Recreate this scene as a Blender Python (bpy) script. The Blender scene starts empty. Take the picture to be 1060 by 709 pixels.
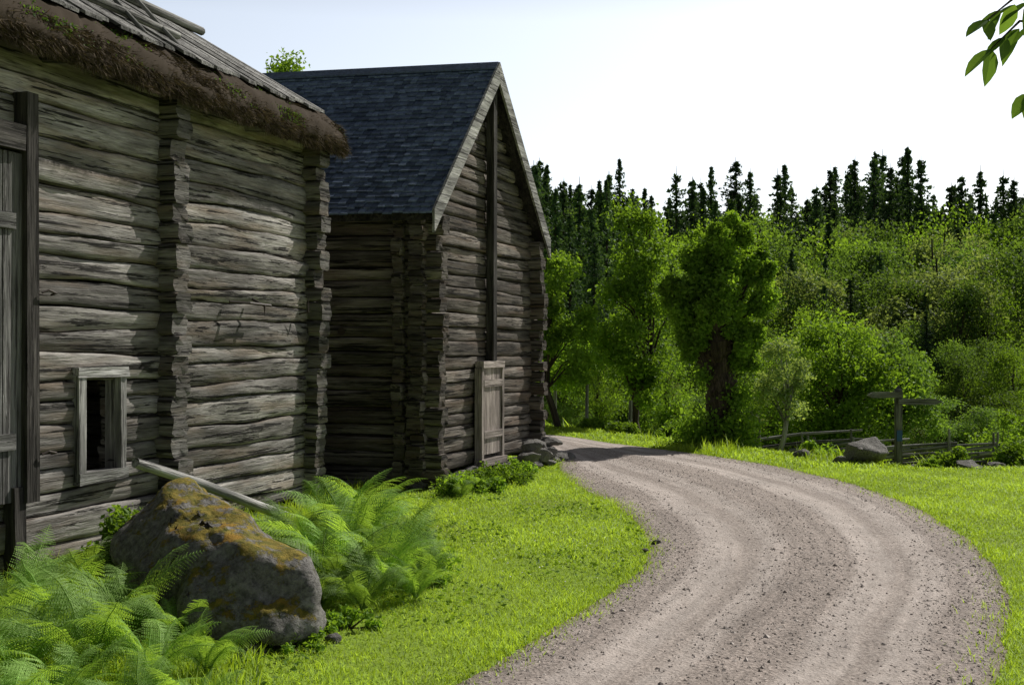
import bpy, math, random
import numpy as np
from mathutils import Vector, Matrix
random.seed(7)
R = np.random.default_rng(7)
scene = bpy.context.scene
COL = scene.collection
TAU = 2*math.pi

# ---------------------------------------------------------------- mesh builder
class MB:
    def __init__(s): s.V=[];s.F=[];s.n=0;s.T=[];s.L=[];s.M=[]
    def add(s,v,f,tint=0.5,lc=None,mat=0):
        v=np.asarray(v,float); f=np.asarray(f,int)
        s.V.append(v)
        s.F.append(f+s.n); s.M.append(np.full(len(f),mat))
        t=np.asarray(tint,float)
        s.T.append(np.full(len(v),float(t)) if t.ndim==0 else t)
        s.L.append(v.copy() if lc is None else lc)
        s.n+=len(v)
    def mesh(s,name,mats,smooth=False,xf=None):
        V=np.vstack(s.V)
        if xf is not None: V=xf(V)
        me=bpy.data.meshes.new(name)
        me.vertices.add(len(V)); me.vertices.foreach_set('co',V.astype(np.float32).ravel())
        loops=np.concatenate([f.ravel() for f in s.F])
        cnt=np.concatenate([np.full(len(f),f.shape[1]) for f in s.F])
        st=np.concatenate([[0],np.cumsum(cnt)[:-1]])
        me.loops.add(len(loops)); me.loops.foreach_set('vertex_index',loops.astype(np.int32))
        me.polygons.add(len(cnt)); me.polygons.foreach_set('loop_start',st.astype(np.int32))
        try: me.polygons.foreach_set('loop_total',cnt.astype(np.int32))
        except Exception: pass
        for m in mats: me.materials.append(m)
        me.polygons.foreach_set('material_index',np.concatenate(s.M).astype(np.int32))
        me.polygons.foreach_set('use_smooth',np.full(len(cnt),smooth))
        a=me.attributes.new('tint','FLOAT','POINT'); a.data.foreach_set('value',np.concatenate(s.T).astype(np.float32))
        a=me.attributes.new('lc','FLOAT_VECTOR','POINT'); a.data.foreach_set('vector',np.vstack(s.L).astype(np.float32).ravel())
        me.update(calc_edges=True); me.validate()
        return me
    def obj(s,name,mats,smooth=False,parent=None,xf=None):
        if not isinstance(mats,(list,tuple)): mats=[mats]
        o=bpy.data.objects.new(name,s.mesh(name,mats,smooth,xf)); COL.objects.link(o)
        if parent: o.parent=parent
        return o

def inst(name,me,loc,rz=0,sc=1,parent=None):
    o=bpy.data.objects.new(name,me); COL.objects.link(o)
    o.location=loc; o.rotation_euler=(0,0,rz)
    o.scale=sc if isinstance(sc,(tuple,list)) else (sc,sc,sc)
    if parent: o.parent=parent
    return o
def empty(name,loc=(0,0,0),rz=0):
    o=bpy.data.objects.new(name,None); COL.objects.link(o); o.location=loc; o.rotation_euler=(0,0,rz); o.empty_display_size=.2
    return o

def wob(rng,x,amp,freqs=(1.3,2.9,6.1)):
    r=0
    for i,f in enumerate(freqs):
        r=r+np.sin(x*f*rng.uniform(.7,1.3)+rng.uniform(0,TAU))*amp/(1+i)
    return r

def tube(mb,pts,rad,k=8,tint=.5,mat=0,noise=0,rng=R,cap=True):
    pts=np.asarray(pts,float); n=len(pts); rad=np.broadcast_to(np.asarray(rad,float),(n,))
    d=np.gradient(pts,axis=0); d/=np.linalg.norm(d,axis=1)[:,None]+1e-9
    up=np.array([0,0,1.]) if abs(d[0,2])<.9 else np.array([1.,0,0])
    V=[];L=[]
    a=np.arange(k)/k*TAU
    off=rng.uniform(0,50)
    for i in range(n):
        u=np.cross(up,d[i]); u/=np.linalg.norm(u)+1e-9; w=np.cross(d[i],u)
        r=rad[i]*(1+noise*rng.uniform(-1,1,k))
        V.append(pts[i]+np.outer(r*np.cos(a),u)+np.outer(r*np.sin(a),w))
        L.append(np.stack([np.full(k,i/n*np.linalg.norm(pts[-1]-pts[0])+off),np.cos(a)*rad[i]+off,np.sin(a)*rad[i]],1))
    V=np.vstack(V);L=np.vstack(L)
    i=np.arange(n-1)[:,None]*k; j=np.arange(k)[None,:]; j2=(j+1)%k
    F=np.stack([i+j,i+j2,i+k+j2,i+k+j],-1).reshape(-1,4)
    mb.add(V,F,tint,L,mat)
    if cap:
        for s_,fl in ((0,1),((n-1)*k,0)):
            ring=V[s_:s_+k]; c=ring.mean(0)
            vv=np.vstack([ring,c]); ll=np.vstack([L[s_:s_+k],L[s_:s_+k].mean(0)])
            f=np.array([[q,(q+1)%k,k] for q in range(k)])
            if fl: f=f[:,::-1]
            mb.add(vv,f,tint,ll,mat)

def box(mb,lo,hi,tint=.5,mat=0,axis=0,jit=0,rng=R):
    lo=np.array(lo,float);hi=np.array(hi,float)
    c=np.array([[x,y,z] for x in (0,1) for y in (0,1) for z in (0,1)],float)
    v=lo+c*(hi-lo)
    if jit: v=v+rng.uniform(-jit,jit,v.shape)
    f=[[0,1,3,2],[4,6,7,5],[0,4,5,1],[2,3,7,6],[0,2,6,4],[1,5,7,3]]
    off=rng.uniform(0,60)
    l=v.copy()
    if axis==1: l=v[:,[1,0,2]].copy()
    if axis==2: l=v[:,[2,1,0]].copy()
    l+=off
    mb.add(v,f,tint,l,mat)

def leaves(mb,c,size,tint,mat=0,rng=R,aspect=.55,up=0.0):
    n=len(c); u=rng.normal(size=(n,3)); u/=np.linalg.norm(u,axis=1)[:,None]
    w=rng.normal(size=(n,3)); w[:,2]*=(1-up)
    if up: u[:,2]*=(1-up); u/=np.linalg.norm(u,axis=1)[:,None]
    w-= (w*u).sum(1)[:,None]*u; w/=np.linalg.norm(w,axis=1)[:,None]+1e-9
    L=(size*rng.uniform(.6,1.3,n))[:,None]; W=L*aspect
    nn=np.cross(u,w)
    V=np.stack([c-u*L/2,c+w*W/2+nn*W*.18,c+u*L/2,c-w*W/2+nn*W*.18],1).reshape(-1,3)
    F=np.arange(4*n).reshape(-1,4)
    t=np.repeat(tint if np.ndim(tint) else np.full(n,tint),4)
    mb.add(V,F,t,None,mat)

# ---------------------------------------------------------------- materials
def newmat(name):
    m=bpy.data.materials.new(name); m.use_nodes=True; nt=m.node_tree
    for n in list(nt.nodes): nt.nodes.remove(n)
    out=nt.nodes.new('ShaderNodeOutputMaterial')
    return m,nt,out
def N(nt,t,**k):
    n=nt.nodes.new(t)
    for a,b in k.items(): setattr(n,a,b)
    return n
def attr(nt,name): 
    n=N(nt,'ShaderNodeAttribute'); n.attribute_name=name; return n
def noise(nt,vec,scale,detail=6,rough=.6,vs=None):
    n=N(nt,'ShaderNodeTexNoise'); n.inputs['Scale'].default_value=scale; n.inputs['Detail'].default_value=detail; n.inputs['Roughness'].default_value=rough
    if vs is not None:
        mp=N(nt,'ShaderNodeMapping'); mp.inputs['Scale'].default_value=vs; nt.links.new(vec,mp.inputs['Vector']); vec=mp.outputs[0]
    if vec is not None: nt.links.new(vec,n.inputs['Vector'])
    return n.outputs['Fac']
def ramp(nt,fac,stops,interp='LINEAR'):
    r=N(nt,'ShaderNodeValToRGB'); r.color_ramp.interpolation=interp
    e=r.color_ramp.elements
    while len(e)<len(stops): e.new(.5)
    for i,(p,c) in enumerate(stops):
        e[i].position=p; e[i].color=(c,c,c,1) if not isinstance(c,(tuple,list)) else (*c,1)
    nt.links.new(fac,r.inputs['Fac']); return r.outputs['Color']
def mix(nt,a,b,fac,mode='MIX'):
    m=N(nt,'ShaderNodeMix',data_type='RGBA',blend_type=mode)
    for s_,x in ((6,a),(7,b)):
        if isinstance(x,(tuple,list)): m.inputs[s_].default_value=(*x,1)
        else: nt.links.new(x,m.inputs[s_])
    if isinstance(fac,(int,float)): m.inputs[0].default_value=fac
    else: nt.links.new(fac,m.inputs[0])
    return m.outputs[2]
def math2(nt,op,a,b,c=None):
    m=N(nt,'ShaderNodeMath',operation=op)
    for i_,x in enumerate((a,b,c)):
        if x is None: continue
        if isinstance(x,(int,float)): m.inputs[i_].default_value=x
        else: nt.links.new(x,m.inputs[i_])
    return m.outputs[0]
def bump(nt,h,strength,dist,prev=None):
    b=N(nt,'ShaderNodeBump'); b.inputs['Strength'].default_value=strength; b.inputs['Distance'].default_value=dist
    nt.links.new(h,b.inputs['Height'])
    if prev is not None: nt.links.new(prev,b.inputs['Normal'])
    return b.outputs[0]
def princ(nt,out,col,rough=.85,normal=None,spec=.25):
    p=N(nt,'ShaderNodeBsdfPrincipled'); p.inputs['Roughness'].default_value=rough; p.inputs['Specular IOR Level'].default_value=spec
    if isinstance(col,(tuple,list)): p.inputs['Base Color'].default_value=(*col,1)
    else: nt.links.new(col,p.inputs['Base Color'])
    if normal is not None: nt.links.new(normal,p.inputs['Normal'])
    nt.links.new(p.outputs[0],out.inputs['Surface']); return p

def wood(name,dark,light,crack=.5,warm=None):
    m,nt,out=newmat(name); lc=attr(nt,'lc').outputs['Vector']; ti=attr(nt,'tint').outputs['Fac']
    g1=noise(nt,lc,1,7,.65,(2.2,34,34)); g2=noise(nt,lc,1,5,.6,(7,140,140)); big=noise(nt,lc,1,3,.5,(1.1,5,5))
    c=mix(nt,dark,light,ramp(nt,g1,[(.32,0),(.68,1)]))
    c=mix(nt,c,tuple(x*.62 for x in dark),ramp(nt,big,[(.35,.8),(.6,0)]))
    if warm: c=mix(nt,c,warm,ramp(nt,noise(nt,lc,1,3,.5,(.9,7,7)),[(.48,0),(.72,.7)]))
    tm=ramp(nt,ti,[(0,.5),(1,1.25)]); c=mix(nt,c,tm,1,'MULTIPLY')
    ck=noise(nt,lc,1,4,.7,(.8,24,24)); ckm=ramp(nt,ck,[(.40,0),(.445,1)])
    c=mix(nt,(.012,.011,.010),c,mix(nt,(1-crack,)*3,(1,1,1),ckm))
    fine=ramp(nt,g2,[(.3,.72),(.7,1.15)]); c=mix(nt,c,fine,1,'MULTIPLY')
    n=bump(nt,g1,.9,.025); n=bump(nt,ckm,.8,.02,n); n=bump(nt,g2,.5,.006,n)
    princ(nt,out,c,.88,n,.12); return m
M_LOG=wood('weathered_log_wood',(.13,.118,.108),(.49,.465,.435),.92,(.26,.20,.145))
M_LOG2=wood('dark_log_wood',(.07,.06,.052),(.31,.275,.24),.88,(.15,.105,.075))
M_BOARD=wood('grey_board_wood',(.16,.155,.15),(.52,.51,.49),.7)
M_DARKB=wood('dark_board_wood',(.03,.027,.025),(.13,.12,.11),.6)
M_HATCH=wood('hatch_wood',(.26,.22,.20),(.55,.48,.44),.4)
M_BARK=wood('bark',(.05,.04,.03),(.18,.14,.11),.6)

def leafmat(name,c0,c1,trans=.45,rough=.6,spec=.15,up=0.0):
    m,nt,out=newmat(name); ti=attr(nt,'tint').outputs['Fac']
    oi=N(nt,'ShaderNodeObjectInfo').outputs['Random']
    c=mix(nt,c0,c1,ti)
    if up==0: c=mix(nt,c,ramp(nt,oi,[(0,.65),(1,1.3)]),1,'MULTIPLY')
    nrm=None
    if up>0:
        g=N(nt,'ShaderNodeNewGeometry'); vm=N(nt,'ShaderNodeMix',data_type='VECTOR'); vm.inputs[0].default_value=up
        nt.links.new(g.outputs['Normal'],vm.inputs[4]); vm.inputs[5].default_value=(0,0,1)
        nz=N(nt,'ShaderNodeVectorMath',operation='NORMALIZE'); nt.links.new(vm.outputs[1],nz.inputs[0]); nrm=nz.outputs[0]
    p=princ(nt,out,c,rough,nrm,spec)
    t=N(nt,'ShaderNodeBsdfTranslucent'); c2=mix(nt,c,(1.6,1.5,.5),1,'MULTIPLY'); nt.links.new(c2,t.inputs['Color'])
    ms=N(nt,'ShaderNodeMixShader'); ms.inputs[0].default_value=trans
    nt.links.new(p.outputs[0],ms.inputs[1]); nt.links.new(t.outputs[0],ms.inputs[2]); nt.links.new(ms.outputs[0],out.inputs['Surface'])
    return m
M_LEAF=leafmat('leaf_green',(.09,.165,.025),(.23,.38,.06),.5)
M_LEAFD=leafmat('leaf_forest',(.06,.12,.032),(.17,.28,.075),.45)
M_LEAFG=leafmat('leaf_willow',(.14,.20,.09),(.29,.38,.18),.4)
M_SPR=leafmat('spruce_needles',(.022,.052,.026),(.08,.145,.06),.25,.7)
M_GRASS=leafmat('grass_blade',(.22,.34,.03),(.46,.66,.085),.35,up=.75)
M_FERN=leafmat('fern_green',(.13,.23,.045),(.32,.50,.14),.45)
M_STRAW=leafmat('thatch_straw',(.034,.027,.021),(.20,.155,.115),.05,.95,.05)

def groundmat():
    m,nt,out=newmat('grass_ground'); g=N(nt,'ShaderNodeTexCoord').outputs['Object']
    a=noise(nt,g,.6,5); b=noise(nt,g,14,6,.7); 
    c=mix(nt,(.13,.19,.025),(.28,.40,.055),ramp(nt,b,[(.3,0),(.7,1)]))
    c=mix(nt,c,(.20,.16,.075),ramp(nt,a,[(.55,0),(.8,.5)]))
    princ(nt,out,c,.95,bump(nt,b,.8,.03),.1); return m
def roadmat():
    m,nt,out=newmat('gravel_road'); lc=attr(nt,'lc').outputs['Vector']; g=N(nt,'ShaderNodeTexCoord').outputs['Object']
    sx=N(nt,'ShaderNodeSeparateXYZ'); nt.links.new(lc,sx.inputs[0])
    w=noise(nt,lc,1,3,.5,(1,.35,1)); 
    a1=math2(nt,'MULTIPLY_ADD',w,.14,sx.outputs[0]); a2=math2(nt,'SUBTRACT',a1,.07)
    tr=ramp(nt,a2,[(0,.0),(.14,.05),(.17,1),(.26,1),(.285,.3),(.33,.3),(.35,1),(.40,.8),(.43,0),(.59,.0),(.62,1),(.70,1),(.72,.3),(.755,.3),(.78,1),(.84,.9),(.87,.1),(1,0)])
    st=noise(nt,lc,1,4,.6,(34,.4,1))
    fine=noise(nt,g,55,5,.75); mid=noise(nt,g,9,5,.7); big=noise(nt,g,.9,4,.55)
    vo=N(nt,'ShaderNodeTexVoronoi'); vo.inputs['Scale'].default_value=48; nt.links.new(g,vo.inputs['Vector'])
    vc=N(nt,'ShaderNodeSeparateColor'); nt.links.new(vo.outputs['Color'],vc.inputs[0])
    c=mix(nt,(.23,.19,.17),(.48,.415,.375),ramp(nt,fine,[(.3,0),(.7,1)]))
    c=mix(nt,c,ramp(nt,vc.outputs[0],[(0,.6),(1,1.25)]),.8,'MULTIPLY')
    smooth=mix(nt,(.45,.39,.355),(.55,.49,.455),mid)
    tf=math2(nt,'MULTIPLY',tr,ramp(nt,mid,[(.28,.35),(.62,.9)]))
    c=mix(nt,c,smooth,tf)
    c=mix(nt,c,ramp(nt,st,[(.35,.8),(.65,1.1)]),.85,'MULTIPLY')
    c=mix(nt,c,ramp(nt,big,[(.3,.86),(.7,1.08)]),1,'MULTIPLY')
    ed=math2(nt,'ABSOLUTE',math2(nt,'SUBTRACT',sx.outputs[0],.5),0); ed=math2(nt,'MULTIPLY_ADD',mid,.06,ed)
    c=mix(nt,c,(.17,.15,.075),ramp(nt,ed,[(.495,0),(.53,.75)]))
    n=bump(nt,mid,.5,.03); n=bump(nt,fine,.8,.014,n); n=bump(nt,vo.outputs['Distance'],.4,.012,n)
    princ(nt,out,c,.93,n,.12); return m
def stonemat(name,moss=False,dk=1.0):
    m,nt,out=newmat(name); g=N(nt,'ShaderNodeTexCoord').outputs['Object']; ti=attr(nt,'tint').outputs['Fac']
    a=noise(nt,g,3,6,.7); b=noise(nt,g,22,8,.75); 
    c=mix(nt,(.08*dk,.075*dk,.07*dk),(.34*dk,.325*dk,.305*dk),ramp(nt,b,[(.35,0),(.68,1)]))
    c=mix(nt,c,(.45*dk,.44*dk,.42*dk),ramp(nt,a,[(.60,0),(.68,.5)]))
    c=mix(nt,c,ramp(nt,ti,[(0,.6),(1,1.4)]),1,'MULTIPLY')
    n=bump(nt,a,.8,.08); n=bump(nt,b,.9,.025,n)
    if moss:
        geo=N(nt,'ShaderNodeNewGeometry'); s=N(nt,'ShaderNodeSeparateXYZ'); nt.links.new(geo.outputs['Normal'],s.inputs[0])
        mo=noise(nt,g,7,7,.7)
        k2=math2(nt,'MULTIPLY_ADD',s.outputs[2],.62,-1.07); k=math2(nt,'MULTIPLY_ADD',mo,2.1,k2)
        mf=ramp(nt,k,[(.40,0),(.54,1)])
        mc=mix(nt,(.08,.09,.015),(.30,.22,.04),ramp(nt,noise(nt,g,16,6,.7),[(.35,0),(.65,1)]))
        mc=mix(nt,mc,(.32,.16,.02),ramp(nt,noise(nt,g,4.5,4),[(.54,0),(.66,.6)]))
        c=mix(nt,c,mc,mf); n=bump(nt,mf,.5,.03,n)
    princ(nt,out,c,.9,n,.2); return m
M_GROUND=groundmat(); M_ROAD=roadmat(); M_STONE=stonemat('stone'); M_MOSS=stonemat('mossy_granite',True,.9)
def simple(name,col,rough=.8,c2=None,sc=20):
    m,nt,out=newmat(name); g=N(nt,'ShaderNodeTexCoord').outputs['Object']
    c=mix(nt,col,c2 or tuple(x*.7 for x in col),noise(nt,g,sc,4)); princ(nt,out,c,rough); return m
M_IRON=simple('rusty_iron',(.05,.035,.03),.6); M_BLUE=simple('blue_plate',(.05,.12,.3),.5)
def shinglemat():
    m,nt,out=newmat('slate_shingle'); g=N(nt,'ShaderNodeTexCoord').outputs['Object']; ti=attr(nt,'tint').outputs['Fac']
    c=mix(nt,(.040,.060,.105),(.16,.21,.32),ti); c=mix(nt,c,ramp(nt,noise(nt,g,18,5),[(.3,.6),(.7,1.4)]),1,'MULTIPLY')
    princ(nt,out,c,.55,bump(nt,noise(nt,g,40,4),.4,.01),.4); return m
M_SHING=shinglemat()
m,nt,out=newmat('gravel_stone'); ti=attr(nt,'tint').outputs['Fac']; princ(nt,out,mix(nt,(.22,.185,.165),(.56,.50,.46),ti),.9); M_PEB=m
M_FLOWER=simple('white_petals',(.75,.75,.7),.7)

# ---------------------------------------------------------------- terrain
def sstep(a,b,x): t=np.clip((x-a)/(b-a),0,1); return t*t*(3-2*t)
def terr(X,Y):
    X=np.asarray(X,float);Y=np.asarray(Y,float)
    d0=np.clip(27-1.8*X,16.5,27)
    q=np.clip(Y-d0,0,None)
    z=-3.2*(1-np.exp(-q*.1/3.2*1.25))
    z=z+sstep(60,135,Y)*7+sstep(130,400,Y)*14
    return z
xs=np.unique(np.concatenate([np.linspace(-600,-40,30),np.linspace(-40,-12,20),np.linspace(-12,18,90),np.linspace(18,60,30),np.linspace(60,600,30)]))
ys=np.unique(np.concatenate([np.linspace(-300,-10,16),np.linspace(-10,40,130),np.linspace(40,150,50),np.linspace(150,900,30)]))
XX,YY=np.meshgrid(xs,ys); ZZ=terr(XX,YY)
nx,ny=len(xs),len(ys)
V=np.stack([XX.ravel(),YY.ravel(),ZZ.ravel()],1)
i=np.arange(ny-1)[:,None]*nx; j=np.arange(nx-1)[None,:]
F=np.stack([i+j,i+j+1,i+nx+j+1,i+nx+j],-1).reshape(-1,4)
mb=MB(); mb.add(V,F); mb.obj('ground',M_GROUND,True)

# road
L0=np.array([[-4.6,-8],[-4.2,-3],[-3.2,1],[-1.6,4],[-.39,5.85],[.175,7],[.77,8.4],[1.12,9.63],[1.25,11.05],[1.12,12.7],[.84,14.5],[.68,16.2],[.66,18.2],[.25,19.7],[-1.5,20.5],[-6,21.2],[-12,21.5]],float)
R0=np.array([[-1.4,-8],[-1,-3],[.2,1],[1.5,4],[2.46,5.85],[3.09,7.24],[3.56,8.4],[4.04,10],[4.36,12.35],[4.3,14.8],[3.84,17.07],[2.97,18.95],[1.89,20.8],[.77,22.9],[-1.5,24.2],[-6,25],[-12,25.3]],float)
def catm(P,k=16):
    P=np.vstack([2*P[0]-P[1],P,2*P[-1]-P[-2]]); o=[]
    t=(np.arange(k)/k)[:,None]
    for a in range(1,len(P)-2):
        p0,p1,p2,p3=P[a-1:a+3]
        o.append(.5*((2*p1)+(-p0+p2)*t+(2*p0-5*p1+4*p2-p3)*t**2+(-p0+3*p1-3*p2+p3)*t**3))
    o.append(P[-2][None]); return np.vstack(o)
RL=catm(L0);RR=catm(R0)
nr=len(RL); tt=np.arange(nr)
dirn=(RR-RL)/np.linalg.norm(RR-RL,axis=1)[:,None]
RL=RL-dirn*(wob(R,tt*.12,.015)+R.normal(0,.01,nr))[:,None]; RR=RR+dirn*(wob(R,tt*.12,.02)+R.normal(0,.01,nr))[:,None]
NU=28; U=np.linspace(0,1,NU+1)
P=RL[:,None,:]*(1-U)[None,:,None]+RR[:,None,:]*U[None,:,None]
prof=.006+.05*np.abs(np.sin(np.pi*U))**.7-.026*np.exp(-((U-.28)/.08)**2)-.026*np.exp(-((U-.7)/.08)**2)
prof[0]=prof[-1]=.004
Z=np.broadcast_to(prof,(nr,NU+1))+0
V=np.concatenate([P,Z[...,None]],-1).reshape(-1,3)
sl=np.cumsum(np.r_[0,np.linalg.norm(np.diff((RL+RR)/2,axis=0),axis=1)])
lc=np.stack([np.broadcast_to(U,(nr,NU+1)),np.broadcast_to(sl[:,None],(nr,NU+1)),Z],-1).reshape(-1,3)
i=np.arange(nr-1)[:,None]*(NU+1); j=np.arange(NU)[None,:]
F=np.stack([i+j,i+j+1,i+NU+1+j+1,i+NU+1+j],-1).reshape(-1,4)
mb=MB(); mb.add(V,F,.5,lc); mb.obj('gravel_road',M_ROAD,True)
poly=np.vstack([RL,RR[::-1]])
def inpoly(x,y,P):
    r=np.zeros(len(x),bool); n=len(P)
    for a in range(n):
        x1,y1=P[a];x2,y2=P[(a+1)%n]
        if y1==y2: continue
        c=((y1>y)!=(y2>y)); r^= c&(x<(x2-x1)*(y-y1)/(y2-y1)+x1)
    return r
def pebbles(n,rr,name):
    seg=R.integers(0,nr-1,n); 
    w=np.clip(R.beta(.75,.75,n),0,1); 
    t=R.uniform(0,1,n)[:,None]
    a=RL[seg]*(1-t)+RL[seg+1]*t; b=RR[seg]*(1-t)+RR[seg+1]*t
    c=a*(1-w[:,None])+b*w[:,None]
    tr=np.exp(-((w-.27)/.09)**2)+np.exp(-((w-.71)/.09)**2)
    k=(R.uniform(size=n)>tr*.93)&(c[:,1]>3.5)&(c[:,1]<19); c=c[k];w=w[k]; n=len(c)
    s=rr*R.lognormal(0,.42,n)
    octv=np.array([[1,0,0],[0,1,0],[-1,0,0],[0,-1,0],[0,0,1],[0,0,-1]],float)
    octf=np.array([[0,1,4],[1,2,4],[2,3,4],[3,0,4]])
    v=octv[None]*R.uniform(.6,1.2,(n,6,3)); ang=R.uniform(0,TAU,n)
    co,si=np.cos(ang),np.sin(ang)
    v2=v.copy(); v2[...,0]=v[...,0]*co[:,None]-v[...,1]*si[:,None]; v2[...,1]=v[...,0]*si[:,None]+v[...,1]*co[:,None]
    v2+=R.uniform(-.25,.25,v2.shape); v2[...,2]*=.65
    v2*=s[:,None,None]; z=np.interp(w,U,prof)
    v2[...,0]+=c[:,0,None];v2[...,1]+=c[:,1,None];v2[...,2]+=z[:,None]+s[:,None]*.08
    f=(octf[None]+np.arange(n)[:,None,None]*6).reshape(-1,3)
    mb=MB(); mb.add(v2.reshape(-1,3),f,np.repeat(R.uniform(0,1,n),6)); return mb.obj(name,M_PEB)
pebbles(50000,.0066,'loose_gravel')

# ---------------------------------------------------------------- log wall generator
def logpiece(mb,x0,x1,zb,zt,yc,th,axis,rng,ds=.09,bow=None,tint=None,K=16,endj=True,endt=.5):
    n=max(3,int((x1-x0)/ds)); s=np.linspace(x0,x1,n)
    b=zb(s);t=zt(s); mid=(b+t)/2; hh=(t-b)/2
    a=np.arange(K)/K*TAU+TAU/K/2
    ca,sa=np.cos(a),np.sin(a)
    cx=np.sign(ca)*np.abs(ca)**.25; sx=np.sign(sa)*np.abs(sa)**.6
    nz=np.zeros((n,K))
    for q in range(K): nz[:,q]=wob(rng,s,.005,(2.1,7,15,31))
    nz+=rng.normal(0,.0015,(n,K))
    yo=yc+rng.uniform(-.016,.016)+wob(rng,s,.007,(.9,2.2))
    tilt=rng.uniform(-.014,.014)
    if bow: yo=yo+bow(s,mid)
    Yc=yo[:,None]+cx[None]*(th/2+nz)+tilt*sx[None]; Zc=mid[:,None]+sx[None]*(hh[:,None]*.96+nz*.6)
    Sx=np.repeat(s[:,None],K,1)
    if endj: Sx[0]+=rng.uniform(-.012,.012,K); Sx[-1]+=rng.uniform(-.012,.012,K)
    of=rng.uniform(0,90)
    LC=np.stack([Sx+of,Yc+of*.3,Zc+of*.7],-1).reshape(-1,3)
    V=np.stack([Sx,Yc,Zc],-1) if axis==0 else np.stack([Yc,Sx,Zc],-1)
    V=V.reshape(-1,3)
    i=np.arange(n-1)[:,None]*K; j=np.arange(K)[None,:]; j2=(j+1)%K
    F=np.stack([i+j,i+j2,i+K+j2,i+K+j],-1).reshape(-1,4)
    if axis==0: F=F[:,::-1]
    ti=rng.uniform(.1,1.0) if tint is None else tint
    mb.add(V,F,ti,LC)
    for s0,fl in ((0,axis==1),((n-1)*K,axis==0)):
        ring=V[s0:s0+K]; vv=np.vstack([ring,ring.mean(0)])
        ll=np.vstack([LC[s0:s0+K],LC[s0:s0+K].mean(0)])[:,[1,0,2]]
        f=np.array([[q,(q+1)%K,K] for q in range(K)])
        if fl: f=f[:,::-1]
        mb.add(vv,f,ti*endt,ll)
def bounds(rng,n,h,z0,amp=.012,var=.26):
    fs=[]
    hs=h*rng.uniform(1-var,1+var,n); hs*=n*h/hs.sum(); zc=np.r_[0,np.cumsum(hs)]+z0
    for i in range(n+1):
        ph=rng.uniform(0,TAU,3); tl=rng.uniform(-.011,.011); k=0 if i in(0,) else 1
        fs.append(lambda s,z=zc[i],p=ph,t=tl,k=k: z+k*(amp*np.sin(s*1.1+p[0])+amp*.5*np.sin(s*2.7+p[1])+amp*.3*np.sin(s*6+p[2])+t*(s-2)))
    return fs,zc

# ---------------------------------------------------------------- building 1 (thatched)
ang1=math.atan2(.951,.308)
B1=empty('thatched_log_barn',(-3.71,8.4,0),ang1)
rg=np.random.default_rng(11)
ZT=4.02; z0=.10; n1=21; h1=(ZT-z0)/n1
mb=MB()
bowR=lambda s,z: -.09*np.sin(np.clip((s-2)/2.8,0,1)*np.pi)*np.sin(np.clip(z/3.6,0,1)*np.pi)
fL,zc=bounds(rg,n1,h1,z0,.014); fR,_=bounds(rg,n1,h1,z0,.018)
HX0,HX1,HZ0,HZ1=.87,1.33,.74,1.50
for i in range(n1):
    zm=(zc[i]+zc[i+1])/2
    if HZ0-.05<zm<HZ1+.03:
        logpiece(mb,-3.6,HX0,fL[i],fL[i+1],0.08,.17,0,rg)
        logpiece(mb,HX1,2.05,fL[i],fL[i+1],0.08,.17,0,rg,.06)
    else: logpiece(mb,-3.6,2.05,fL[i],fL[i+1],0.08,.17,0,rg)
    logpiece(mb,1.95,4.90+rg.uniform(-.05,.14),fR[i],fR[i+1],0.08,.17,0,rg,.06,bowR)
fB,_=bounds(rg,n1,h1,z0)
for i in range(n1): logpiece(mb,-3.6,5.0,fB[i],fB[i+1],4.3,.17,0,rg,.4)
for sx_,pr in ((2.02,.17),(4.72,.17),(-3.4,.2)):
    fC,_=bounds(rg,n1,h1,z0-h1*.45,.004,.12)
    for i in range(n1): logpiece(mb,-pr-rg.uniform(-.045,.045),4.5,fC[i],fC[i+1],sx_+rg.uniform(-.018,.018),.23,1,rg,.12,tint=rg.uniform(0,.45),endt=.3)
for sx_ in (4.72,-3.4):
    for k in range(9):
        zz=ZT+k*.16; w=(zz-ZT)/math.tan(math.radians(31))
        if 4.3-2*w<.4: break
        logpiece(mb,w,4.38-w,lambda s,z=zz:z+0*s,lambda s,z=zz:z+.16+0*s,sx_,.17,1,rg,.3)
mb.obj('log_walls',M_LOG,True,B1)
mb=MB()
fw=.08
box(mb,(HX0-fw,-.06,HZ0-.06),(HX0+.01,.10,HZ1+.06),.9,axis=2,jit=.006)
box(mb,(HX1-.01,-.055,HZ0-.07),(HX1+fw*.8,.10,HZ1+.07),.8,axis=2,jit=.006)
box(mb,(HX0-fw-.02,-.072,HZ1+.0),(HX1+fw,.09,HZ1+.085),.95,axis=0,jit=.006)
box(mb,(HX0-fw,-.068,HZ0-.09),(HX1+fw,.09,HZ0-.0),.8,axis=0,jit=.006)
mb.obj('hatch_frame',M_BOARD,False,B1)
mb=MB()
for q in range(5): box(mb,(HX0+.01+q*.10,.32+.05*q,HZ0-.1),(HX0+.10+q*.10,.35+.05*q,HZ1-.25),.6,axis=2,jit=.004)
mb.obj('hatch_shutter',M_DARKB,False,B1)
mb=MB(); rr=np.random.default_rng(3)
x=-1.2
while x<.06:
    w=rr.uniform(.13,.2); box(mb,(x,-.075+rr.uniform(-.006,.006),.62),(x+w-.008,-.035,3.16),rr.uniform(.0,.3),axis=2,jit=.003); x+=w
box(mb,(-1.2,-.10,1.0),(.05,-.077,1.12),.2,axis=0); box(mb,(-1.2,-.10,2.6),(.05,-.077,2.72),.2,axis=0)
mb.obj('door',M_BOARD,False,B1)
mb=MB()
box(mb,(.13,-.13,.6),(.26,.0,3.62),.5,axis=2,jit=.008)
box(mb,(.03,-.11,.02),(.14,.0,.72),.8,axis=2,jit=.008)
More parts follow.
